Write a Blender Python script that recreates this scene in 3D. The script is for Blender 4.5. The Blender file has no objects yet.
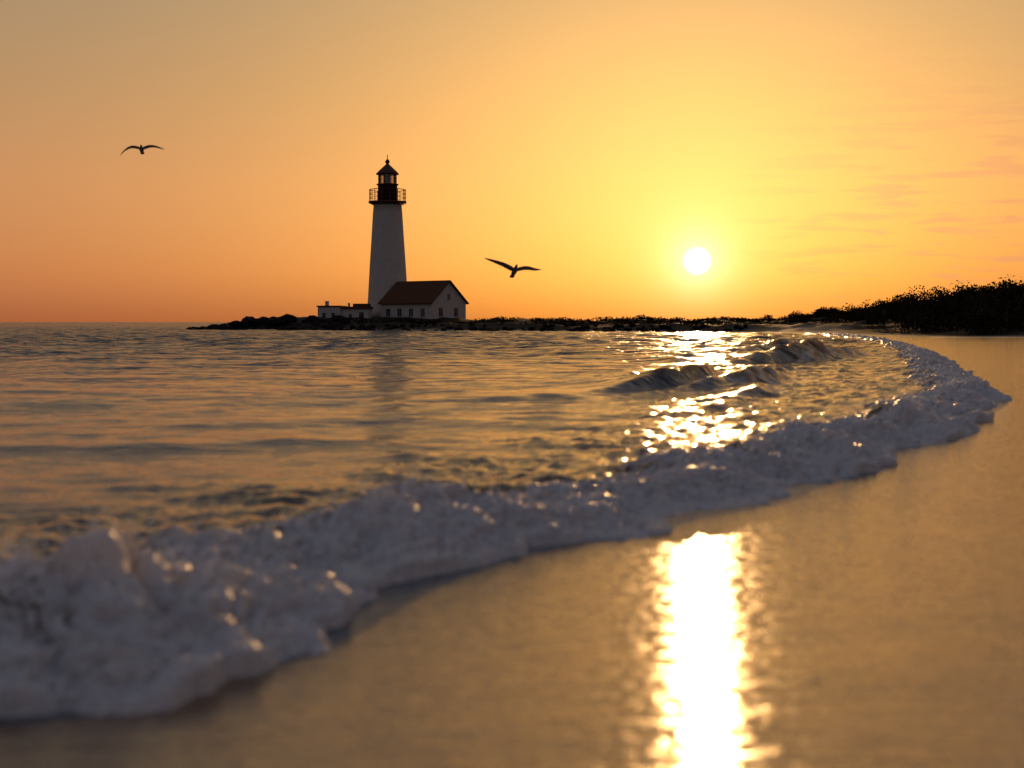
import bpy, bmesh, math, random
import numpy as np
from mathutils import Vector, Matrix
random.seed(7); RNG=np.random.RandomState(11)
S=bpy.context.scene
S.view_settings.view_transform='Standard'; S.view_settings.look='None'; S.view_settings.exposure=0
COL=S.collection
# ------------------------------------------------------------ helpers
_perm=RNG.permutation(256); _perm=np.concatenate([_perm,_perm]); _ang=RNG.rand(256)*2*np.pi
_gx=np.cos(_ang); _gy=np.sin(_ang); _jx=RNG.rand(256); _jy=RNG.rand(256); _jr=RNG.rand(256)
def pn(x,y,seed=0):
    x=np.asarray(x,float)+seed*13.37; y=np.asarray(y,float)+seed*7.91
    xi=np.floor(x).astype(np.int64); yi=np.floor(y).astype(np.int64); xf=x-xi; yf=y-yi
    u=xf*xf*xf*(xf*(xf*6-15)+10); v=yf*yf*yf*(yf*(yf*6-15)+10)
    def g(ix,iy,fx,fy):
        h=_perm[_perm[ix&255]+(iy&255)]
        return _gx[h]*fx+_gy[h]*fy
    a=g(xi,yi,xf,yf); b=g(xi+1,yi,xf-1,yf); c=g(xi,yi+1,xf,yf-1); d=g(xi+1,yi+1,xf-1,yf-1)
    return 1.5*((a+(b-a)*u)*(1-v)+(c+(d-c)*u)*v)
def dome(x,y,seed=0):
    # packed rounded puffs of uneven size, 0..1
    x=np.asarray(x,float)+seed*9.17; y=np.asarray(y,float)+seed*5.31
    xi=np.floor(x).astype(np.int64); yi=np.floor(y).astype(np.int64); o=np.zeros(x.shape)
    for i in (-1,0,1):
        for j in (-1,0,1):
            h=_perm[_perm[(xi+i)&255]+((yi+j)&255)]
            dx=x-(xi+i+_jx[h]); dy=y-(yi+j+_jy[h]); R=.45+.5*_jr[h]
            o=np.maximum(o,R*np.sqrt(np.maximum(0,1-(dx*dx+dy*dy)/(R*R))))
    return o
def ss(a,b,x):
    t=np.clip((np.asarray(x,float)-a)/(b-a),0,1); return t*t*(3-2*t)
def link(o,parent=None):
    COL.objects.link(o)
    if parent: o.parent=parent
    return o
def grid_mesh(name,P,closed_u=False):
    nr,nc=P.shape[:2]
    idx=np.arange(nr*nc).reshape(nr,nc)
    f=np.stack([idx[:-1,:-1],idx[:-1,1:],idx[1:,1:],idx[1:,:-1]],-1).reshape(-1,4)
    me=bpy.data.meshes.new(name)
    me.vertices.add(nr*nc); me.vertices.foreach_set('co',P.reshape(-1).astype(np.float32))
    me.loops.add(f.size); me.loops.foreach_set('vertex_index',f.reshape(-1).astype(np.int32))
    me.polygons.add(len(f)); me.polygons.foreach_set('loop_start',(np.arange(len(f))*4).astype(np.int32))
    me.polygons.foreach_set('loop_total',np.full(len(f),4,np.int32))
    me.update(calc_edges=True); me.polygons.foreach_set('use_smooth',np.ones(len(f),bool))
    return me
def attr(me,name,vals):
    a=me.attributes.new(name,'FLOAT','POINT'); a.data.foreach_set('value',np.asarray(vals,np.float32).reshape(-1))
def mesh_obj(name,verts,faces,mat,parent=None,smooth=False):
    me=bpy.data.meshes.new(name); me.from_pydata([tuple(v) for v in verts],[],[tuple(f) for f in faces]); me.update()
    if smooth: me.polygons.foreach_set('use_smooth',[True]*len(me.polygons))
    me.materials.append(mat); o=bpy.data.objects.new(name,me); return link(o,parent)
class N:
    def __init__(s,nt): s.t=nt
    def n(s,typ,ins=None,**kw):
        x=s.t.nodes.new(typ)
        for k,v in kw.items(): setattr(x,k,v)
        for k,v in (ins or {}).items():
            if hasattr(v,'is_output'): s.t.links.new(v,x.inputs[k])
            else: x.inputs[k].default_value=v
        return x
    def m(s,op,a,b=0.0,c=None,clamp=False):
        d={0:a,1:b}
        if c is not None: d[2]=c
        x=s.n('ShaderNodeMath',d,operation=op); x.use_clamp=clamp; return x.outputs[0]
    def mixc(s,f,a,b,bt='MIX'):
        x=s.n('ShaderNodeMix',data_type='RGBA',blend_type=bt)
        for i,v in ((0,f),(6,a),(7,b)):
            if hasattr(v,'is_output'): s.t.links.new(v,x.inputs[i])
            else: x.inputs[i].default_value=v
        return x.outputs[2]
    def ramp(s,f,stops,interp='LINEAR'):
        x=s.n('ShaderNodeValToRGB',{0:f}); r=x.color_ramp; r.interpolation=interp
        while len(r.elements)<len(stops): r.elements.new(0.5)
        for e,(p,c) in zip(r.elements,stops):
            e.position=p; e.color=(c[0],c[1],c[2],1) if not isinstance(c,(int,float)) else (c,c,c,1)
        return x.outputs[0]
def newmat(name):
    m=bpy.data.materials.new(name); m.use_nodes=True; nt=m.node_tree; nt.nodes.clear()
    k=N(nt); out=k.n('ShaderNodeOutputMaterial'); return m,k,out
def simple(name,col,rough=0.7,bump=0.0,bscale=8,var=0.25,spec=0.5):
    m,k,out=newmat(name); tc=k.n('ShaderNodeTexCoord').outputs['Object']
    nz=k.n('ShaderNodeTexNoise',{'Vector':tc,'Scale':bscale,'Detail':6.0})
    c=k.mixc(nz.outputs[0],(*[v*(1-var) for v in col],1),(*[min(1,v*(1+var)) for v in col],1))
    p=k.n('ShaderNodeBsdfPrincipled',{'Base Color':c,'Roughness':rough,'Specular IOR Level':spec})
    if bump:
        b=k.n('ShaderNodeBump',{'Height':nz.outputs[0],'Strength':bump,'Distance':0.05}); k.t.links.new(b.outputs[0],p.inputs['Normal'])
    k.t.links.new(p.outputs[0],out.inputs[0]); return m

# ------------------------------------------------------------ sun + sky
AZ=math.radians(7.4); EL=math.radians(2.42); ELL=math.radians(4.9)
SD=Vector((math.sin(AZ)*math.cos(EL),math.cos(AZ)*math.cos(EL),math.sin(EL)))
SL=Vector((math.sin(AZ)*math.cos(ELL),math.cos(AZ)*math.cos(ELL),math.sin(ELL)))
W=bpy.data.worlds.new("World"); S.world=W; W.use_nodes=True; nt=W.node_tree; nt.nodes.clear(); k=N(nt)
out=k.n('ShaderNodeOutputWorld'); tc=k.n('ShaderNodeTexCoord').outputs['Generated']
nrm=k.n('ShaderNodeVectorMath',{0:tc},operation='NORMALIZE').outputs[0]
sep=k.n('ShaderNodeSeparateXYZ',{0:nrm})
el=k.m('MULTIPLY',k.m('ARCSINE',sep.outputs[2]),57.2958)
dot=k.n('ShaderNodeVectorMath',{0:nrm,1:tuple(SD)},operation='DOT_PRODUCT').outputs['Value']
ang=k.m('MULTIPLY',k.m('ARCCOSINE',k.m('MINIMUM',dot,0.9999999)),57.2958)
az=k.m('MULTIPLY',k.m('ARCTAN2',sep.outputs[0],sep.outputs[1]),57.2958)
e01=k.m('DIVIDE',el,90.0,clamp=True)
base=k.ramp(e01,[(0,(.40,.145,.075)),(0.022,(.50,.18,.075)),(0.06,(.50,.212,.088)),(0.10,(.40,.217,.098)),(0.145,(.31,.212,.12)),(0.2,(.25,.195,.14)),(0.32,(.17,.168,.18)),(1,(.10,.13,.20))])
back=k.ramp(e01,[(0,(.10,.08,.085)),(0.12,(.135,.110,.120)),(0.35,(.135,.130,.168)),(1,(.10,.13,.20))])
fb=k.ramp(k.m('DIVIDE',ang,180.0),[(0.2,0.0),(0.62,1.0)],'EASE')
sky=k.mixc(fb,base,back)
def glow(col,kk,p=1.0):
    a=k.m('DIVIDE',ang,kk)
    if p!=1: a=k.m('POWER',a,p)
    g=k.m('EXPONENT',k.m('MULTIPLY',a,-1.0))
    return k.n('ShaderNodeVectorMath',{0:col,'Scale':g},operation='SCALE').outputs[0]
def add(a,b): return k.n('ShaderNodeVectorMath',{0:a,1:b},operation='ADD').outputs[0]
sky=add(sky,glow((.46,.145,-.055),12.5,1.4))
sky=add(sky,glow((.32,.25,.12),3.8,1.2))
sky=add(sky,glow((1.0,.95,.72),0.85,1.15))
hz=k.m('EXPONENT',k.m('MULTIPLY',k.m('ABSOLUTE',el),-0.65))
sky=k.mixc(k.m('MULTIPLY',hz,0.75),sky,k.mixc(1.0,sky,(0.84,0.55,0.38,1),'MULTIPLY'))
cv=k.n('ShaderNodeCombineXYZ',{0:k.m('MULTIPLY',az,0.30),1:k.m('MULTIPLY',el,2.4),2:3.3}).outputs[0]
cn=k.n('ShaderNodeTexNoise',{'Vector':cv,'Scale':1.0,'Detail':4.0,'Roughness':0.55,'Distortion':0.5}).outputs[0]
cm=k.ramp(cn,[(0.50,0.0),(0.60,1.0)])
reg=k.m('MULTIPLY',k.ramp(k.m('DIVIDE',az,40.0),[(0.20,0.0),(0.42,1.0)]),k.ramp(k.m('DIVIDE',el,20.0),[(0.02,0.0),(0.09,1.0),(0.2,1.0),(0.42,0.3),(0.6,0.0)]))
cf2=k.m('MULTIPLY',k.m('MULTIPLY',cm,reg),0.95)
sky=k.mixc(cf2,sky,(0.52,0.18,0.085,1))
disc=k.ramp(k.m('DIVIDE',ang,1.0,clamp=True),[(0.40,1.0),(0.56,0.0)])
sky=add(sky,k.n('ShaderNodeVectorMath',{0:(6,5.2,3.2),'Scale':disc},operation='SCALE').outputs[0])
sky=k.mixc(k.ramp(k.m('ADD',k.m('DIVIDE',el,2.0),1.0,clamp=True),[(0.0,1.0),(0.9,0.0)]),sky,(0.12,0.08,0.06,1))
bg=k.n('ShaderNodeBackground',{'Color':sky,'Strength':1.0})
ns=k.n('ShaderNodeTexSky',sky_type='NISHITA'); ns.sun_disc=False; ns.sun_elevation=ELL; ns.sun_rotation=AZ; ns.dust_density=3
bg2=k.n('ShaderNodeBackground',{'Color':ns.outputs[0],'Strength':0.012})
ad=k.n('ShaderNodeAddShader',{0:bg.outputs[0],1:bg2.outputs[0]}); k.t.links.new(ad.outputs[0],out.inputs[0])
L=bpy.data.lights.new('sun','SUN'); L.energy=2.0; L.angle=math.radians(0.53); L.color=(1,.54,.20)
lo=link(bpy.data.objects.new('sun',L)); lo.rotation_euler=SL.to_track_quat('Z','Y').to_euler()

# ------------------------------------------------------------ shoreline
ctrl=[(-400,-200),(-60,-26),(-20,-6.5),(-8,0.8),(-4,3.1),(-2.4,3.95),(-1.52,4.2),(-1.12,4.42),(-1.0,4.75),(-.68,5.15),(-.55,5.6),(-.42,6.1),(-.2,6.7),(.25,7.5),(.77,7.95),(1.14,8.6),(1.8,9.35),(2.24,10.3),(2.95,11.3),(3.4,12.6),(4.5,14.3),(5.5,16.8),(7.7,22),(8.9,27),(11.3,35.5),(13.7,45),(16.7,57),(20.5,74),(24.5,95),(28,120),(29,140),(24,158),(10,172),(-8,184),(-26,196),(-40,206),(-46,214),(-44,224),(-30,234),(0,245),(40,265),(80,310),(160,450),(400,1000),(1500,5000)]
C=[Vector((a,b)) for a,b in ctrl]; pts=[]
for i in range(len(C)-1):
    p0=C[max(i-1,0)];p1=C[i];p2=C[i+1];p3=C[min(i+2,len(C)-1)]
    for j in range(8):
        t=j/8
        d=(p2-p1).length; m1=(p2-p0); m2=(p3-p1)
        m1=m1.normalized()*d if m1.length else m1; m2=m2.normalized()*d if m2.length else m2
        h=(2*t**3-3*t*t+1)*p1+(t**3-2*t*t+t)*m1+(-2*t**3+3*t*t)*p2+(t**3-t*t)*m2
        pts.append((h.x,h.y))
CP=np.array(pts); T=np.gradient(CP,axis=0); T/=np.linalg.norm(T,axis=1)[:,None]
NL=np.stack([T[:,1],-T[:,0]],1)   # toward land
def shore(x,y):
    x=np.asarray(x,np.float32).ravel(); y=np.asarray(y,np.float32).ravel()
    o=np.empty(len(x)); cx=CP[:,0].astype(np.float32); cy=CP[:,1].astype(np.float32)
    for a in range(0,len(x),20000):
        X=x[a:a+20000]; Y=y[a:a+20000]
        D=(X[:,None]-cx)**2+(Y[:,None]-cy)**2; i=D.argmin(1)
        dd=np.sqrt(D[np.arange(len(i)),i]); pr=(X-CP[i,0])*NL[i,0]+(Y-CP[i,1])*NL[i,1]
        al=(X-CP[i,0])*T[i,0]+(Y-CP[i,1])*T[i,1]
        j=np.clip(i+np.where(al>0,1,-1),0,len(CP)-1)
        pr2=(X-CP[j,0])*NL[j,0]+(Y-CP[j,1])*NL[j,1]
        seg=np.linalg.norm(CP[j]-CP[i],axis=1)+1e-6; w=np.clip(np.abs(al)/seg,0,.5)
        o[a:a+20000]=pr*(1-w)+pr2*w
        far=dd>3*np.abs(o[a:a+20000])+30
        o[a:a+20000]=np.where(far,np.sign(o[a:a+20000])*dd,o[a:a+20000])
    return o
RIDGE=[(70,-60),(66,20),(60,62),(53,98),(48.5,132),(56,172),(61,215),(57,255),(75,300),(200,480)]
RP=[]
for i in range(len(RIDGE)-1):
    for j in range(12):
        t=j/12; RP.append((RIDGE[i][0]*(1-t)+RIDGE[i+1][0]*t,RIDGE[i][1]*(1-t)+RIDGE[i+1][1]*t))
RP=np.array(RP); RT=np.gradient(RP,axis=0); RT/=np.linalg.norm(RT,axis=1)[:,None]
def ridge_h(x,y):
    x=x.ravel(); y=y.ravel(); o=np.empty(len(x))
    for a in range(0,len(x),20000):
        X=x[a:a+20000];Y=y[a:a+20000]
        D=(X[:,None]-RP[:,0])**2+(Y[:,None]-RP[:,1])**2; i=D.argmin(1)
        o[a:a+20000]=(X-RP[i,0])*RT[i,1]-(Y-RP[i,1])*RT[i,0]
    return o
def land_z(x,y,sd):
    z=np.where(sd>0,0.010*np.clip(sd,0,12)+0.02*np.clip(sd-12,0,20),0.05*np.maximum(sd,-60))
    spit=ss(140,165,y)*ss(75,45,x)
    n=pn(x*.12,y*.12,1)*.6+pn(x*.35,y*.35,2)*.35+pn(x*1.1,y*1.1,3)*.2
    z+=spit*ss(0,7,sd)*(0.75+0.6*n)+spit*ss(0,2,sd)*.25*np.abs(n)
    isl=np.exp(-(((x+22)/17)**2+((y-214)/11)**2)**1.5)
    z+=isl*0.75*ss(0,5,sd)+.5*np.exp(-(((x+34)/5)**2+((y-212)/7)**2))*ss(0,3,sd)
    rd=ridge_h(x,y); dn=ss(-14,6,rd)*ss(-60,0,y)
    hh=2.4+1.0*pn(x*.03,y*.03,5)+.5*pn(x*.1,y*.1,6)
    fall=1-0.72*ss(150,240,y)
    z+=np.where(sd>0,dn*hh*fall,0)
    return z,np.clip(spit*ss(.2,1.5,sd)+ss(-21,-13,rd+3*pn(x*.15,y*.15,8))*ss(0,5,sd),0,1)
# ------------------------------------------------------------ ground
def angles(fine,lim):
    a=np.linspace(-lim,lim,fine); b=np.linspace(lim,2*np.pi-lim,50)[1:]
    return np.concatenate([a,b])
r=np.concatenate([np.linspace(0.05,3,20),3*np.exp(np.arange(1,420)*0.0105),]); r=np.concatenate([r,np.geomspace(r[-1]*1.03,9000,60)])
th=angles(420,math.radians(50)); R,TH=np.meshgrid(r,th,indexing='ij'); X=R*np.sin(TH); Y=R*np.cos(TH)-1
sd=shore(X,Y).reshape(X.shape); z,scr=land_z(X.ravel(),Y.ravel(),sd.ravel()); z=z.reshape(X.shape)
z+=np.where((sd>0)&(R<60),0.005*pn(X*.8,Y*1.6,9)*ss(0,1.5,sd),0)
me=grid_mesh('sand_beach',np.stack([X,Y,z],-1)); attr(me,'scrub',scr); attr(me,'sd',sd)
m,k,out=newmat('sand')
at=k.n('ShaderNodeAttribute',attribute_name='scrub').outputs['Fac']; asd=k.n('ShaderNodeAttribute',attribute_name='sd').outputs['Fac']
geo=k.n('ShaderNodeNewGeometry').outputs['Position']
nf=k.n('ShaderNodeTexNoise',{'Vector':geo,'Scale':130.0,'Detail':2.0}).outputs[0]
mg=k.n('ShaderNodeMapping',{'Vector':geo,'Scale':(11.0,58.0,1.0)}).outputs[0]
ng=k.n('ShaderNodeTexNoise',{'Vector':mg,'Scale':1.0,'Detail':2.0,'Roughness':.5}).outputs[0]
ni=k.n('ShaderNodeTexNoise',{'Vector':geo,'Scale':17.0,'Detail':3.0,'Roughness':.7}).outputs[0]
mf=k.n('ShaderNodeMapping',{'Vector':geo,'Scale':(16.0,9.0,1.0)}).outputs[0]
nfilm=k.n('ShaderNodeTexNoise',{'Vector':mf,'Scale':1.0,'Detail':3.0,'Roughness':.6}).outputs[0]
film=k.ramp(nfilm,[(.44,0.0),(.54,1.0)])      # patches still covered by a film of water
nm=k.n('ShaderNodeTexNoise',{'Vector':geo,'Scale':1.6,'Detail':4.0}).outputs[0]
mp=k.n('ShaderNodeMapping',{'Vector':geo,'Scale':(1.0,6.0,1.0)}).outputs[0]
nr=k.n('ShaderNodeTexNoise',{'Vector':mp,'Scale':2.2,'Detail':2.0}).outputs[0]
dry=k.ramp(k.m('DIVIDE',asd,30.0,clamp=True),[(0.5,0.0),(0.9,1.0)])
wetc=k.mixc(nm,(0.085,0.038,0.012,1),(0.135,0.062,0.021,1))
c=k.mixc(dry,wetc,(0.20,0.12,0.065,1))
c=k.mixc(k.m('MULTIPLY',nf,0.35),c,(0.05,0.032,0.018,1))
sn=k.n('ShaderNodeTexNoise',{'Vector':geo,'Scale':0.9,'Detail':7.0}).outputs[0]
c=k.mixc(at,c,k.mixc(sn,(0.008,0.006,0.004,1),(0.022,0.015,0.009,1)))
rough_far=k.m('MAXIMUM',dry,at)
ro=k.m('ADD',k.m('SUBTRACT',.16,k.m('MULTIPLY',film,.11)),k.m('MULTIPLY',rough_far,0.7))
b1=k.n('ShaderNodeBump',{'Height':nr,'Strength':0.45,'Distance':0.012})
b2=k.n('ShaderNodeBump',{'Height':ng,'Strength':1.0,'Distance':0.0034,'Normal':b1.outputs[0]})
b3=k.n('ShaderNodeBump',{'Height':ni,'Strength':1.0,'Distance':0.0025,'Normal':b2.outputs[0]})
p=k.n('ShaderNodeBsdfPrincipled',{'Base Color':c,'Roughness':ro,'IOR':2.7,'Specular IOR Level':k.m('MULTIPLY',k.m('SUBTRACT',1.0,k.m('MULTIPLY',rough_far,0.97)),0.5),'Specular Tint':(1,.88,.72,1),'Normal':b3.outputs[0]})
k.t.links.new(p.outputs[0],out.inputs[0]); me.materials.append(m); link(bpy.data.objects.new('sand_beach',me))

# ------------------------------------------------------------ sea
def crest(x,y,cx,cy,dx,dy,La,A,back,front):
    l=math.hypot(dx,dy); dx/=l; dy/=l
    a=(x-cx)*dx+(y-cy)*dy; s=-(x-cx)*dy+(y-cy)*dx
    a=a+0.12*s*s/La+0.15*pn(s*.8,a*0,21)
    pr=np.where(a<0,np.exp(-(np.abs(a)/back)**1.35),np.exp(-(a/front)**2))
    al=A*np.exp(-np.abs(s/La)**2.4)*(1+.25*pn(s*1.2,s*0,22))
    return al*pr,a,s
def sea_z(x,y,sd):
    t=-sd
    off=ss(.3,4,t)
    far=np.hypot(x,y)
    wx=x+1.2*pn(x*.12,y*.12,31); wy=y+0.9*pn(x*.15,y*.1,32)+0.10*x
    h=0.042*pn(wx*.16,wy*.55,33)+0.032*pn(wx*.35,wy*1.2,34)+0.017*pn(wx*.9,wy*2.8,35)+0.009*pn(x*2.2,y*6,36)
    h+=ss(18,80,far)*(0.15*pn(wx*.22,wy*.5,37)+0.10*pn(x*.6,y*1.3,38)+.03*pn(x*1.6,y*3,39))
    h*=off
    wd=1+ss(8,40,y)*1.5
    ch=ss(0.4,1.2,t)*ss(4.2*wd,2.0*wd,t+.9*pn(x*.8,y*.8,40))
    h+=ch*(0.070*np.abs(pn(x*1.8,y*2.2,41))+0.032*np.abs(pn(x*4.2,y*4.8,42))+0.014*pn(x*10,y*11,43)+0.004*pn(x*24,y*26,45))
    h+=0.07*np.exp(-((t-1.4)/.5)**2)*(1+.6*pn(x*.7,y*.7,44))*ss(120,60,y)
    foam=np.zeros_like(x); crs=np.zeros_like(x)
    # second, lower line of surf that follows the beach
    for T0,A0,gr,sd_ in ((3.1,.12,.035,46),(5.6,.11,.06,47)):
        a=(T0+gr*y+.7*pn(x*.25,y*.25,sd_)+.2*pn(x*1.1,y*1.1,sd_+10))-t      # >0 toward the beach
        pr=np.where(a<0,np.exp(-(np.abs(a)/.8)**1.4),np.exp(-(a/.2)**2))
        gt=ss(-.15,.25,pn(x*.16+y*.05,y*.13,sd_+20))*ss(14,20,y)*ss(110,70,y)*ss(1.5,3.5,x)
        h+=A0*pr*gt; foam+=.9*gt*ss(-.12,.08,a)*ss(.7,.2,a)*ss(-.15,.25,pn(x*2.2,y*2.2,sd_+30)); crs=np.maximum(crs,pr*gt*.9)
    for (cx,cy,dx,dy,La,A,bk,fr,fm) in [(3.2,25.6,.84,-.42,2.5,.40,1.2,.18,.0),(4.5,26.2,.84,-.42,3.2,.26,.6,.22,.95),(0.2,22,.35,-.9,3.5,.05,.7,.3,0),
          (9.1,44,.85,-.4,4.5,.38,1.4,.32,.15),(10.6,46,.85,-.4,6,.32,.8,.35,.9),(12,60,.85,-.35,7,.35,1.0,.4,.8),(-3.5,13.5,.2,-.98,3.4,.035,.6,.28,0),(-1,17.5,.25,-.95,3.0,.04,.7,.28,0),(-7,20,.1,-1,4,.05,.8,.3,0),(1.5,12.5,.4,-.9,2.0,.035,.5,.25,0)]:
        hh,a,s=crest(x,y,cx,cy,dx,dy,La,A,bk,fr); h+=hh
        if A>.2: crs=np.maximum(crs,hh/A)
        foam+=fm*np.exp(-np.abs(s/La)**3)*ss(-.15,.1,a)*ss(1.0,.25,a)*ss(-.25,.25,pn(x*2.5,y*2.5,55))
    lace=ss(.28,.05,np.abs(pn(x*1.7+.5*pn(x*4,y*4,52),y*1.7,51)))*ss(2.8,1.2,t)*ss(0,.6,t)*ss(-.1,.3,pn(x*.9,y*.9,56))
    foam=np.clip(foam*(.55+.9*pn(x*6,y*6,53))+.45*lace,0,1)
    h+=0.04*foam*np.abs(pn(x*7,y*7,54))
    h=np.where(sd>0,-.08*ss(0,.4,sd)-0.0,h)
    return h,foam,np.maximum(ch,1.0*ss(.2,.8,crs)),crs
r=np.concatenate([2.6*np.exp(np.arange(0,820)*0.0062)]); r=np.concatenate([r,np.geomspace(r[-1]*1.02,9000,90)])
th=angles(620,math.radians(42)); R,TH=np.meshgrid(r,th,indexing='ij'); X=R*np.sin(TH); Y=R*np.cos(TH)-1
sd=shore(X,Y).reshape(X.shape); z,fo,ch,crs=sea_z(X,Y,sd)
z=z*ss(700,200,R)
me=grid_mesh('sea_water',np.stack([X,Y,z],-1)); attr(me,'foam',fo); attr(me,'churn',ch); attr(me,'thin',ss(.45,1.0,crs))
def water_nodes(k):
    geo=k.n('ShaderNodeNewGeometry').outputs['Position']
    m1=k.n('ShaderNodeMapping',{'Vector':geo,'Scale':(1.6,4.5,1.0)}).outputs[0]
    n1=k.n('ShaderNodeTexNoise',{'Vector':m1,'Scale':1.6,'Detail':5.0,'Roughness':0.62}).outputs[0]
    m2=k.n('ShaderNodeMapping',{'Vector':geo,'Scale':(.35,1.0,1.0)}).outputs[0]
    n2=k.n('ShaderNodeTexNoise',{'Vector':m2,'Scale':.8,'Detail':4.0,'Roughness':0.6}).outputs[0]
    sep=k.n('ShaderNodeSeparateXYZ',{0:geo}); far=k.ramp(k.m('DIVIDE',sep.outputs[1],200.0,clamp=True),[(0.05,0.0),(0.45,1.0)])
    b1=k.n('ShaderNodeBump',{'Height':n1,'Strength':0.9,'Distance':0.028})
    b2=k.n('ShaderNodeBump',{'Height':n2,'Strength':far,'Distance':2.2,'Normal':b1.outputs[0]})
    ro=k.m('ADD',0.06,k.m('MULTIPLY',far,0.14))
    return geo,b2.outputs[0],ro
m,k,out=newmat('sea_water')
geo,nb,ro=water_nodes(k)
f=k.n('ShaderNodeAttribute',attribute_name='foam').outputs['Fac']; chn=k.n('ShaderNodeAttribute',attribute_name='churn').outputs['Fac']
wc=k.mixc(chn,(0.032,0.056,0.085,1),(0.060,0.038,0.022,1))
p=k.n('ShaderNodeBsdfPrincipled',{'Base Color':wc,'Roughness':ro,'IOR':1.333,'Normal':nb})
thn=k.n('ShaderNodeAttribute',attribute_name='thin').outputs['Fac']
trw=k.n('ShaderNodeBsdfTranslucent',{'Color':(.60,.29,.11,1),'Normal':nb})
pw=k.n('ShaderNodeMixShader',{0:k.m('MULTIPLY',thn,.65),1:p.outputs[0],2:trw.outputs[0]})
def foam_shader(k,geo,full=True):
    fn=k.n('ShaderNodeTexNoise',{'Vector':geo,'Scale':38.0,'Detail':5.0,'Roughness':.7}).outputs[0]
    vo=k.n('ShaderNodeTexVoronoi',{'Vector':geo,'Scale':110.0}).outputs[0]
    b=k.n('ShaderNodeBump',{'Height':k.m('ADD',fn,k.m('MULTIPLY',vo,.5)),'Strength':1.0,'Distance':0.012})
    fc=k.mixc(k.ramp(fn,[(.32,0.0),(.56,1.0)]),(.52,.51,.52,1),(.95,.94,.95,1))
    wm=k.n('ShaderNodeTexNoise',{'Vector':geo,'Scale':9.0,'Detail':4.0}).outputs[0]
    wet=k.ramp(wm,[(.42,0.0),(.56,1.0)])
    q=k.n('ShaderNodeBsdfPrincipled',{'Base Color':fc,'Roughness':.75,'IOR':1.3,'Normal':b.outputs[0],'Coat Weight':wet,'Coat Roughness':.27,'Coat IOR':1.55,'Coat Normal':b.outputs[0]})
    tr=k.n('ShaderNodeBsdfTranslucent',{'Color':(1,.92,.84,1),'Normal':b.outputs[0]})
    return k.n('ShaderNodeMixShader',{0:.36,1:q.outputs[0],2:tr.outputs[0]}).outputs[0],fn
fs,_f=foam_shader(k,geo)
mx=k.n('ShaderNodeMixShader',{0:f,1:pw.outputs[0],2:fs}); k.t.links.new(mx.outputs[0],out.inputs[0])
me.materials.append(m); link(bpy.data.objects.new('sea_water',me))

# ------------------------------------------------------------ breaking foam along the shore
i0=int(np.argmin(np.hypot(CP[:,0]+8,CP[:,1]-.8))); i1=int(np.argmin(np.hypot(CP[:,0]-29,CP[:,1]-140)))
cs=CP[i0:i1]; arc=np.concatenate([[0],np.cumsum(np.linalg.norm(np.diff(cs,axis=0),axis=1))])
sv=[0.0]
while sv[-1]<arc[-1]:
    x=np.interp(sv[-1],arc,cs[:,0]); y=np.interp(sv[-1],arc,cs[:,1]); sv.append(sv[-1]+max(.009,0.0022*math.hypot(x,y)))
sv=np.array(sv[:-1])
def sm(a,w=9):
    kk=np.hanning(w+2)[1:-1]; kk/=kk.sum(); return np.convolve(np.pad(a,w//2,mode='edge'),kk,'valid')
cx=np.interp(sv,arc,cs[:,0]); cy=np.interp(sv,arc,cs[:,1])
nx=sm(np.interp(sv,arc,NL[i0:i1,0]),61); ny=sm(np.interp(sv,arc,NL[i0:i1,1]),61)
ln=np.hypot(nx,ny); nx/=ln; ny/=ln
tt=np.concatenate([np.linspace(-.02,.35,60),np.linspace(.36,1.9,150)])
Sg,Tg=np.meshgrid(sv,tt,indexing='ij'); CX=cx[:,None]; CY=cy[:,None]; NX=nx[:,None]; NY=ny[:,None]
edge=-.10+0.20*pn(sv*1.0,sv*0,61)+.13*np.abs(pn(sv*2.6,sv*0,62))+.04*np.abs(pn(sv*8,sv*0,63))
T2=Tg-edge[:,None]
PX=CX-NX*T2; PY=CY-NY*T2
low=np.exp(-(((CX-1.35)**2+(CY-8.9)**2)/1.3**2)**2)   # bore crest shaped lower here to let the sun onto the sand
Hs=(0.105*(1+.6*pn(sv*.55,sv*0,64)+.3*pn(sv*1.7,sv*0,65)))[:,None]
Hs=Hs*(1-.25*ss(30,80,PY))*(1+.45*ss(6.5,4.5,PY))*(1-.45*low)
pz=Hs*(.32*(1-np.exp(-np.maximum(Tg,0)/.08))+.85*np.exp(-((Tg-.85)/.38)**2))*ss(1.7,1.1,Tg)
pz=np.where(Tg<0,-.02,pz)-.05*ss(1.2,1.8,Tg)
gate=ss(0.0,.07,Tg)*ss(1.8,1.15,Tg)*(.55+.45*ss(0,.5,Tg))*(1-.55*low*ss(.5,.1,Tg))
wxx=PX+.10*pn(PX*2.5,PY*2.5,71)+.03*pn(PX*9,PY*9,69); wyy=PY+.10*pn(PX*2.5,PY*2.5,72)+.03*pn(PX*9,PY*9,68)
D1=dome(wxx*2.6,wyy*2.6,73); D2=dome(wxx*6.5,wyy*6.5,74); D3=dome(wxx*15,wyy*15,75); D4=dome(wxx*33,wyy*33,76)
amp=(.50+.75*ss(-.4,.4,pn(PX*1.1,PY*1.1,83)))*(1-.35*low)
bil=(.10*D1+.082*D2)*amp+.056*D3+.030*D4
sp=np.clip(pn(wxx*1.2,wyy*1.2,77)-.1,0,1)*(1-low)
pz=pz+gate*(bil*.9-.035+.13*sp*np.exp(-((Tg-.85)/.3)**2)*(.2+1.2*D2)*(1+1.2*ss(6,4.8,PY)))-.02
push=gate*(bil-.09)*.7
PX=PX+NX*push+.035*gate*pn(wxx*8,wyy*8,79); PY=PY+NY*push+.035*gate*pn(wxx*8,wyy*8,80)
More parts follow.
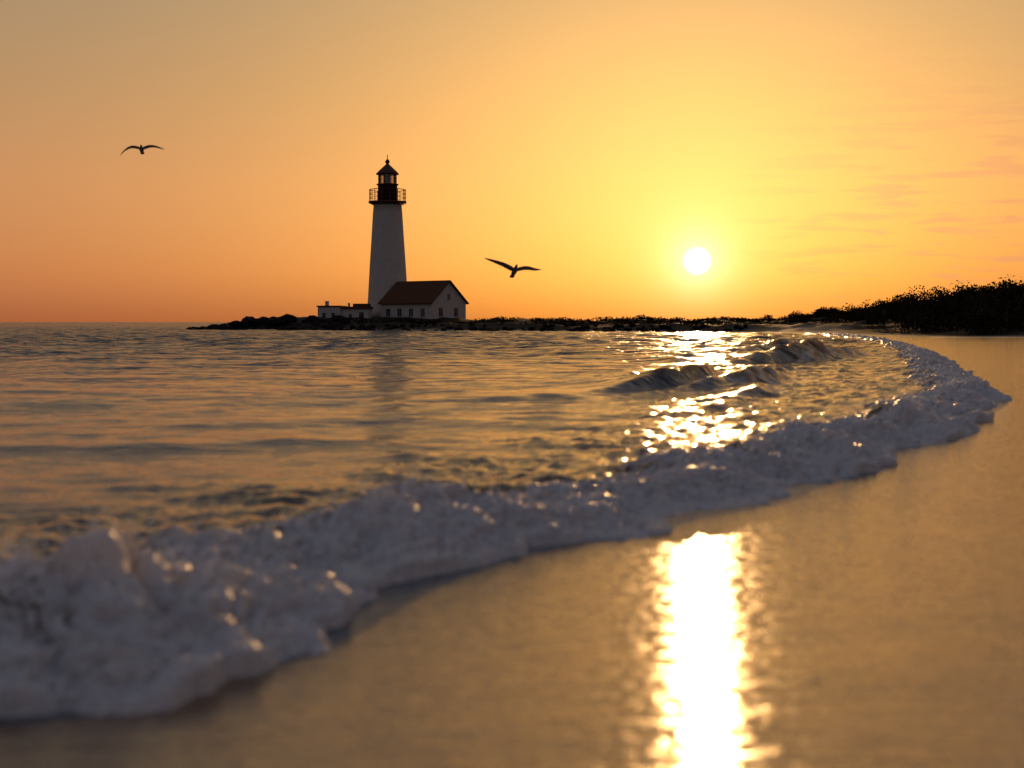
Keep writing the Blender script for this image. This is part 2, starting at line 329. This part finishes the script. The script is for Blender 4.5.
fa=ss(1.5,.95,Tg+.45*pn(PX*2.2,PY*2.2,81)+.28*pn(PX*7,PY*7,82))
fa=fa*(.52+.48*ss(.02,.10,bil))  # less foam between puffs: crease shade put into the colour mix
me=grid_mesh('breaking_wave_foam',np.stack([PX,PY,pz],-1)); attr(me,'foam',fa)
m,k,out=newmat('wave_foam'); geo,nb,ro=water_nodes(k); f=k.n('ShaderNodeAttribute',attribute_name='foam').outputs['Fac']
fs,fn=foam_shader(k,geo)
ff=k.m('ADD',k.m('MULTIPLY',f,1.9),k.m('SUBTRACT',k.m('MULTIPLY',fn,2.0),1.45),clamp=True)
p=k.n('ShaderNodeBsdfPrincipled',{'Base Color':(0.09,0.062,0.044,1),'Roughness':.14,'IOR':1.333,'Normal':nb})
mx=k.n('ShaderNodeMixShader',{0:ff,1:p.outputs[0],2:fs}); k.t.links.new(mx.outputs[0],out.inputs[0])
me.materials.append(m); link(bpy.data.objects.new('breaking_wave_foam',me))
# spray droplets
ico=np.array([(0,0,1),(0,0,-1),(1,0,0),(-1,0,0),(0,1,0),(0,-1,0)],float); icf=np.array([(0,2,4),(0,4,3),(0,3,5),(0,5,2),(1,4,2),(1,3,4),(1,5,3),(1,2,5)])
V=[];F=[]; nd=0
flat=np.argwhere((Tg>.35)&(Tg<1.6)&(PY<26))
pr_=(np.clip(pz,0.02,1)**3)[flat[:,0],flat[:,1]]*np.maximum(.011,0.0026*np.hypot(PX,PY))[flat[:,0],flat[:,1]]; pr_/=pr_.sum()
sel=RNG.choice(len(flat),12000,p=pr_)
for q in sel:
    i,j=flat[q]; rr=RNG.uniform(.0015,.006)*(1+.8*(RNG.rand()<.1)); c=np.array([PX[i,j]+RNG.normal()*.04,PY[i,j]+RNG.normal()*.04,pz[i,j]+abs(RNG.normal())*.055+.002])
    V.append(ico*rr*RNG.uniform(.6,1.4,3)+c); F.append(icf+nd*6); nd+=1
m,k,out=newmat('droplets'); g=k.n('ShaderNodeBsdfGlossy',{'Color':(1,1,1,1),'Roughness':.25}); t_=k.n('ShaderNodeBsdfTranslucent',{'Color':(1,1,1,1)})
mx=k.n('ShaderNodeMixShader',{0:.4,1:g.outputs[0],2:t_.outputs[0]}); k.t.links.new(mx.outputs[0],out.inputs[0])
mesh_obj('sea_spray',np.concatenate(V),np.concatenate(F),m,smooth=False)

# ------------------------------------------------------------ lighthouse & buildings
white=simple('white_paint',(.45,.41,.36),.8,.3,1.2,.20,.2); dark=simple('dark_iron',(.075,.024,.014),.6,0,5,.3,.3)
redr=simple('roof_tiles',(.090,.038,.018),.85,.6,5,.35,.1); glass=simple('window_glass',(.03,.03,.035),.08,0,1,.1); trimm=simple('grey_trim',(.30,.27,.24),.7,0,5,.1)
found=simple('foundation_stone',(.06,.05,.04),.9,.5,4,.3,.1)
lampm,k,out=newmat('lantern_glass'); g=k.n('ShaderNodeBsdfGlossy',{'Color':(.9,.9,.9,1),'Roughness':.03}); t_=k.n('ShaderNodeBsdfTransparent',{'Color':(.6,.55,.5,1)})
mx=k.n('ShaderNodeMixShader',{0:.12,1:t_.outputs[0],2:g.outputs[0]}); k.t.links.new(mx.outputs[0],out.inputs[0])
def lathe(name,prof,mat,parent,n=40,smooth=True):
    v=[];f=[]
    for (rr,zz) in prof:
        for i in range(n):
            a=2*math.pi*i/n; v.append((rr*math.cos(a),rr*math.sin(a),zz))
    for j in range(len(prof)-1):
        for i in range(n):
            a=j*n+i;b=j*n+(i+1)%n; f.append((a,b,b+n,a+n))
    f.append(tuple(range(n))[::-1]); f.append(tuple(range((len(prof)-1)*n,len(prof)*n)))
    o=mesh_obj(name,v,f,mat,parent,False)
    if smooth:
        for pl in o.data.polygons: pl.use_smooth=len(pl.vertices)==4
    return o
def boxes(name,lst,mat,parent):
    v=[];f=[]
    for (x0,y0,z0,x1,y1,z1) in lst:
        b=len(v); v+=[(x0,y0,z0),(x1,y0,z0),(x1,y1,z0),(x0,y1,z0),(x0,y0,z1),(x1,y0,z1),(x1,y1,z1),(x0,y1,z1)]
        f+=[(b,b+3,b+2,b+1),(b+4,b+5,b+6,b+7),(b,b+1,b+5,b+4),(b+1,b+2,b+6,b+5),(b+2,b+3,b+7,b+6),(b+3,b,b+4,b+7)]
    return mesh_obj(name,v,f,mat,parent)
def empty(name,loc,rz=0):
    e=bpy.data.objects.new(name,None); e.location=loc; e.rotation_euler=(0,0,rz); e.empty_display_size=1; return link(e)
GZ=1.35
lh=empty('lighthouse',(-19.5,224,GZ)); lh.scale=(1.05,1.05,1.055)
lathe('foundation',[(3.6,-2),(3.6,.5),(3.35,.7)],found,lh)
lathe('tower',[(3.2,.5),(3.12,1.5),(2.95,4),(2.72,8),(2.45,12),(2.2,16),(2.1,17.1),(2.2,17.25)],white,lh)
lathe('gallery_deck',[(2.2,17.2),(2.75,17.45),(2.85,17.5),(2.85,17.72),(1.4,17.74)],dark,lh)
def rail(name,rad,z0,h,n,parent):
    v=[];f=[]
    def tube(p,q,w):
        p=Vector(p);q=Vector(q);d=(q-p).normalized();u=d.orthogonal().normalized();w2=d.cross(u);b=len(v)
        for e in (p,q):
            for i in range(5):
                a=i/5*2*math.pi; v.append(tuple(e+u*math.cos(a)*w+w2*math.sin(a)*w))
        for i in range(5): f.append((b+i,b+(i+1)%5,b+5+(i+1)%5,b+5+i))
    P=[(rad*math.cos(2*math.pi*i/n),rad*math.sin(2*math.pi*i/n)) for i in range(n)]
    for i,(a,b_) in enumerate(P):
        tube((a,b_,z0),(a,b_,z0+h),.055)
        for hz_ in (h,h*.66,h*.33):
            tube((a,b_,z0+hz_),(P[(i+1)%n][0],P[(i+1)%n][1],z0+hz_),.04 if hz_<h else .06)
    mesh_obj(name,v,f,dark,parent)
rail('gallery_railing',2.7,17.7,1.75,14,lh)
lathe('watch_room',[(1.45,17.7),(1.45,20.1),(1.65,20.15),(1.65,20.3),(1.3,20.32)],dark,lh,20)
lathe('lantern_glazing',[(1.28,20.3),(1.28,21.75)],lampm,lh,10,False)
lathe('lamp_lens',[(.25,20.3),(.5,20.5),(.6,21.0),(.5,21.5),(.2,21.6)],glass,lh,14)
lst=[]
for i in range(10):
    a=2*math.pi*i/10; x=1.3*math.cos(a);y=1.3*math.sin(a); lst.append((x-.09,y-.09,20.3,x+.09,y+.09,21.75))
boxes('lantern_mullions',lst,dark,lh)
lathe('lantern_roof',[(1.7,21.7),(1.72,21.82),(1.2,22.35),(.6,22.9),(.28,23.2),(.2,23.3),(.34,23.5),(.34,23.7),(.18,23.9),(.06,24.0),(.05,24.6),(.01,24.65)],dark,lh,20)
def house(name,loc,rz,Lx,Wy,wh,rise,winL,winG):
    e=empty(name,loc,rz)
    v=[(0,0,-1.5),(Lx,0,-1.5),(Lx,Wy,-1.5),(0,Wy,-1.5),(0,0,wh),(Lx,0,wh),(Lx,Wy,wh),(0,Wy,wh),(0,Wy/2,wh+rise),(Lx,Wy/2,wh+rise)]
    f=[(0,1,5,4),(1,2,6,9,5),(2,3,7,6),(3,0,4,8,7)]
    mesh_obj('walls',v,f,white,e)
    o=.35; th=.16; s=rise/(Wy/2)
    rv=[];rf=[]
    for sgn in (0,1):
        ya=-o if sgn==0 else Wy+o; za=wh-s*o+.05; yr=Wy/2; zr=wh+rise+.05; b=len(rv)
        for x in (-o,Lx+o): rv+=[(x,ya,za),(x,yr,zr),(x,yr,zr+th+.03),(x,ya,za+th)]
        rf+=[(b,b+1,b+2,b+3),(b+4,b+7,b+6,b+5),(b,b+4,b+5,b+1),(b+3,b+2,b+6,b+7),(b,b+3,b+7,b+4)]
    mesh_obj('roof',rv,rf,redr,e)
    g=[];fr=[]
    for (x,z0,w,h) in winL:
        g.append((x-w/2,-.03,z0,x+w/2,.1,z0+h)); fr+=[(x-w/2-.1,-.08,z0-.12,x+w/2+.1,-.001,z0-.01),(x-w/2-.1,-.06,z0+h+.01,x+w/2+.1,-.001,z0+h+.12),(x-.03,-.05,z0,x+.03,-.032,z0+h)]
    for (y,z0,w,h) in winG:
        g.append((Lx-.1,y-w/2,z0,Lx+.03,y+w/2,z0+h)); fr+=[(Lx+.001,y-w/2-.1,z0-.12,Lx+.08,y+w/2+.1,z0-.01),(Lx+.001,y-w/2-.1,z0+h+.01,Lx+.06,y+w/2+.1,z0+h+.12),(Lx+.032,y-.03,z0,Lx+.05,y+.03,z0+h)]
    boxes('windows',g,glass,e); boxes('window_frames',fr,trimm,e)
    return e
phi=math.radians(-40)
Lx,Wy=10.6,7.6; cxh,cyh=-11.9,210.5
loc=(cxh-Lx*math.cos(phi),cyh-Lx*math.sin(phi),GZ)
house('keepers_house',loc,phi,Lx,Wy,2.75,3.1,[(1.6,.7,.8,1.1),(4.0,.7,.8,1.1),(6.4,.7,.8,1.1),(8.8,.7,.8,1.1)],[(2.0,.7,.8,1.2),(5.4,.7,.8,1.2),(3.8,3.2,.6,.8)])
ob=empty('outbuilding',(-29.2,214,GZ-.2),math.radians(-6))
boxes('walls',[(0,0,-1.5,3.4,4,2.3),(3.402,.6,-1.5,7.6,3.6,2.0)],white,ob)
boxes('roof',[(-.15,-.15,2.302,3.55,4.15,2.5),(3.56,.4,2.003,7.7,3.8,2.35),(5.2,.8,2.352,7.4,3.4,2.8)],redr,ob)
boxes('chimneys',[(.9,1,2.502,1.4,1.5,3.2),(4.3,1.4,2.352,4.6,1.7,2.9)],white,ob)
boxes('windows',[(.7,-.03,.6,1.2,.1,1.4),(2.1,-.03,.6,2.6,.1,1.4),(4.6,.57,.5,5.1,.7,1.2),(6.2,.57,.3,6.9,.7,1.5)],glass,ob)

# ------------------------------------------------------------ rocks
def rockmass(name,cs,mat):
    V=[];F=[];n=0
    bm=bmesh.new(); bmesh.ops.create_icosphere(bm,subdivisions=2,radius=1); bv=np.array([v.co[:] for v in bm.verts]); bf=np.array([[v.index for v in f.verts] for f in bm.faces]); bm.free()
    for (x,y,zz,rr) in cs:
        sx,sy,sz=rr*RNG.uniform(.8,1.5),rr*RNG.uniform(.7,1.2),rr*RNG.uniform(.45,.8)
        a=RNG.rand()*6.28; se=RNG.randint(100)
        d=1+.35*pn(bv[:,0]*1.4+bv[:,2],bv[:,1]*1.4-bv[:,2],se)+.15*pn(bv[:,0]*3+bv[:,2]*2,bv[:,1]*3,se+1)
        p=bv*d[:,None]*[sx,sy,sz]; c_,s_=math.cos(a),math.sin(a)
        p=np.stack([p[:,0]*c_-p[:,1]*s_,p[:,0]*s_+p[:,1]*c_,p[:,2]],1)+[x,y,zz]
        V.append(p);F.append(bf+n*len(bv)); n+=1
    return mesh_obj(name,np.concatenate(V),np.concatenate(F),mat)
rock=simple('wet_rock',(.013,.009,.007),.9,.8,2,.5,.08)
a0=int(np.argmin(np.hypot(CP[:,0]-24,CP[:,1]-158))); a1=int(np.argmin(np.hypot(CP[:,0]+30,CP[:,1]-234)))
cs=[]
for q in range(420):
    i=RNG.randint(a0,a1); f_=RNG.rand(); b_=CP[i]*(1-f_)+CP[i+1]*f_; off=RNG.uniform(-1.2,5); x,y=b_+NL[i]*off
    rr=RNG.uniform(.2,.7)*(1.2 if x<-20 else .7); cs.append((x,y,max(0,off)*.16,rr))
for q in range(26):
    x=RNG.uniform(-49,-44); cs.append((x,213+RNG.uniform(-2,4),RNG.uniform(-.1,.12),RNG.uniform(.25,.7)))
for q in range(90):
    x=RNG.uniform(-40,-24); y=206+RNG.uniform(-2,8); cs.append((x,y,RNG.uniform(.6,1.5),RNG.uniform(.5,1.1)))
rockmass('shore_rocks',cs,rock)

# ------------------------------------------------------------ foliage masses
def leaves(name,clumps,mat,per,size,flat=1.0):
    V=[]
    for (x,y,zz,rx,rz) in clumps:
        n=per; d=RNG.normal(size=(n,3)); d/=np.linalg.norm(d,axis=1)[:,None]; d*=RNG.rand(n,1)**.42
        c=np.array([x,y,zz])+d*[rx,rx,rz]
        a=RNG.normal(size=(n,3)); a/=np.linalg.norm(a,axis=1)[:,None]; b=np.cross(a,RNG.normal(size=(n,3))); b/=np.linalg.norm(b,axis=1)[:,None]
        s_=size*RNG.uniform(.6,1.3,(n,1)); V.append(np.stack([c-a*s_,c-b*s_*.8,c+a*s_,c+b*s_*.8],1).reshape(-1,3))
    V=np.concatenate(V); F=np.arange(len(V)).reshape(-1,4); return mesh_obj(name,V,F,mat)
leafm,k,out=newmat('foliage'); geo=k.n('ShaderNodeNewGeometry').outputs['Position']; nz=k.n('ShaderNodeTexNoise',{'Vector':geo,'Scale':.9,'Detail':4.0}).outputs[0]
fc=k.ramp(nz,[(0.3,(.016,.011,.005)),(.7,(.045,.031,.013))]); q=k.n('ShaderNodeBsdfDiffuse',{'Color':fc})
k.t.links.new(q.outputs[0],out.inputs[0])
cl=[];tr=[]
idx=np.arange(12,len(RP)-20)
for q in range(380):
    i=RNG.choice(idx); x,y=RP[i]+np.array([RT[i,1],-RT[i,0]])*RNG.uniform(-11,11)+RNG.normal(size=2)*1.5
    sdv=shore([x],[y]); zz,_=land_z(np.array([x]),np.array([y]),sdv); zz=zz[0]
    sc=(0.85+.7*max(0,.5+pn(x*.06,y*.06,90)))*(1-.30*ss(170,250,y))*(1+.2*ss(175,130,y))
    Hc=RNG.uniform(1.5,2.6)*sc*(1.0 if RNG.rand()<.85 else 1.25); Rc=RNG.uniform(1.6,2.8)*sc
    tr.append((x,y,zz,Hc*.6))
    for j in range(14):
        a=RNG.rand()*6.283; rr=Rc*math.sqrt(RNG.rand())*.85; hh=Hc*(1-.55*(rr/Rc)**2)*RNG.uniform(.25,.92)
        s_=RNG.uniform(.38,.72)*sc+.1; cl.append((x+rr*math.cos(a),y+rr*math.sin(a),zz+hh-s_*.4,s_*1.25,s_*.85))
leaves('coastal_trees',cl,leafm,60,.13)
lst=[(x-.08,y-.08,z_-.3,x+.08,y+.08,z_+h) for x,y,z_,h in tr]
barkm=simple('bark',(.04,.03,.02),.8); o=boxes('trunks',lst,barkm,bpy.data.objects['coastal_trees'])
cl=[]
for q in range(420):
    x=RNG.uniform(-24,62); yb=np.interp(x,[-26,-8,10,24,40,62],[200,190,178,168,172,190]); y=yb+RNG.uniform(2,40)
    sdv=shore([x],[y])
    if sdv[0]<2.5 or (x<-5 and y>206): continue
    zz,_=land_z(np.array([x]),np.array([y]),sdv); h=RNG.uniform(.15,.45); cl.append((x,y,zz[0]+h*.3,RNG.uniform(.8,2.2),h))
leaves('low_scrub',cl,leafm,80,.13)

# ------------------------------------------------------------ gulls
birdm=simple('gull_feathers',(.03,.025,.022),.8,0,6,.3)
def loft(secs,name,parent,closed_tip=True):
    v=[];f=[];n=len(secs[0])
    for s_ in secs: v+=list(s_)
    for j in range(len(secs)-1):
        for i in range(n): f.append((j*n+i,j*n+(i+1)%n,(j+1)*n+(i+1)%n,(j+1)*n+i))
    f.append(tuple(range(n))[::-1]); f.append(tuple(range((len(secs)-1)*n,len(secs)*n)))
    o=mesh_obj(name,v,f,birdm,parent,True); md=o.modifiers.new('sub','SUBSURF'); md.levels=1; md.render_levels=2; return o
def gull(loc,rot,wl,wr,scale):
    e=empty('seagull',loc); e.rotation_euler=rot; e.scale=(scale,)*3
    prof=[(-.30,.008,0,.06),(-.22,.02,.0,.07),(-.15,.045,0,.045),(-.05,.068,-.005,.068),(.06,.07,-.008,.072),(.15,.052,0,.055),(.20,.036,.012,.038),(.235,.038,.02,.038),(.27,.030,.018,.030),(.295,.014,.010,.014),(.34,.006,.0,.007),(.355,.002,-.008,.002)]
    secs=[]
    for (y,rz,zc,rx) in prof: secs.append([(rx*math.cos(a),y,zc+rz*math.sin(a)) for a in np.linspace(0,2*math.pi,10,endpoint=False)])
    loft(secs,'body',e)
    for nm,w,sg in (('wing_left',wl,-1),('wing_right',wr,1)):
        secs=[]
        for (x,zz,ys,ch_) in w:
            t=.016+.09*ch_*.5
            secs.append([(sg*x,ys+ch_*.5,zz),(sg*x,ys+ch_*.25,zz+t*.6),(sg*x,ys-ch_*.2,zz+t*.35),(sg*x,ys-ch_*.5,zz),(sg*x,ys-ch_*.2,zz-t*.2),(sg*x,ys+ch_*.25,zz-t*.35)])
        loft(secs,nm,e)
    return e
gull((0.06,38,2.54),(math.radians(34),math.radians(4),math.radians(-14)),
 [(.02,.02,.04,.24),(.12,.07,.05,.26),(.26,.13,.07,.24),(.40,.19,.06,.20),(.55,.27,.02,.14),(.68,.35,-.04,.07),(.73,.39,-.07,.01)],
 [(.02,.02,.04,.24),(.12,.05,.05,.26),(.26,.085,.07,.24),(.40,.085,.06,.20),(.55,.08,.02,.14),(.68,.13,-.04,.07),(.73,.16,-.07,.01)],1.06)
gull((-10.35,40,6.0),(math.radians(32),0,math.radians(20)),
 [(.02,.02,.04,.24),(.12,.05,.05,.26),(.26,.065,.07,.23),(.38,.03,.06,.19),(.50,-.05,.02,.14),(.60,-.14,-.04,.07),(.64,-.19,-.07,.01)],
 [(.02,.02,.04,.24),(.12,.07,.05,.26),(.26,.11,.07,.23),(.40,.105,.06,.19),(.52,.09,.02,.14),(.62,.08,-.04,.07),(.66,.08,-.07,.01)],.93)

# ------------------------------------------------------------ camera
cam=bpy.data.cameras.new('camera'); cam.lens=50; cam.sensor_width=36; cam.clip_end=20000; cam.clip_start=.05
cam.dof.use_dof=True; cam.dof.focus_distance=205; cam.dof.aperture_fstop=1.4
co=link(bpy.data.objects.new('camera',cam)); co.location=(0,0,1.2); co.rotation_euler=(math.radians(90-2.5),0,0); S.camera=co
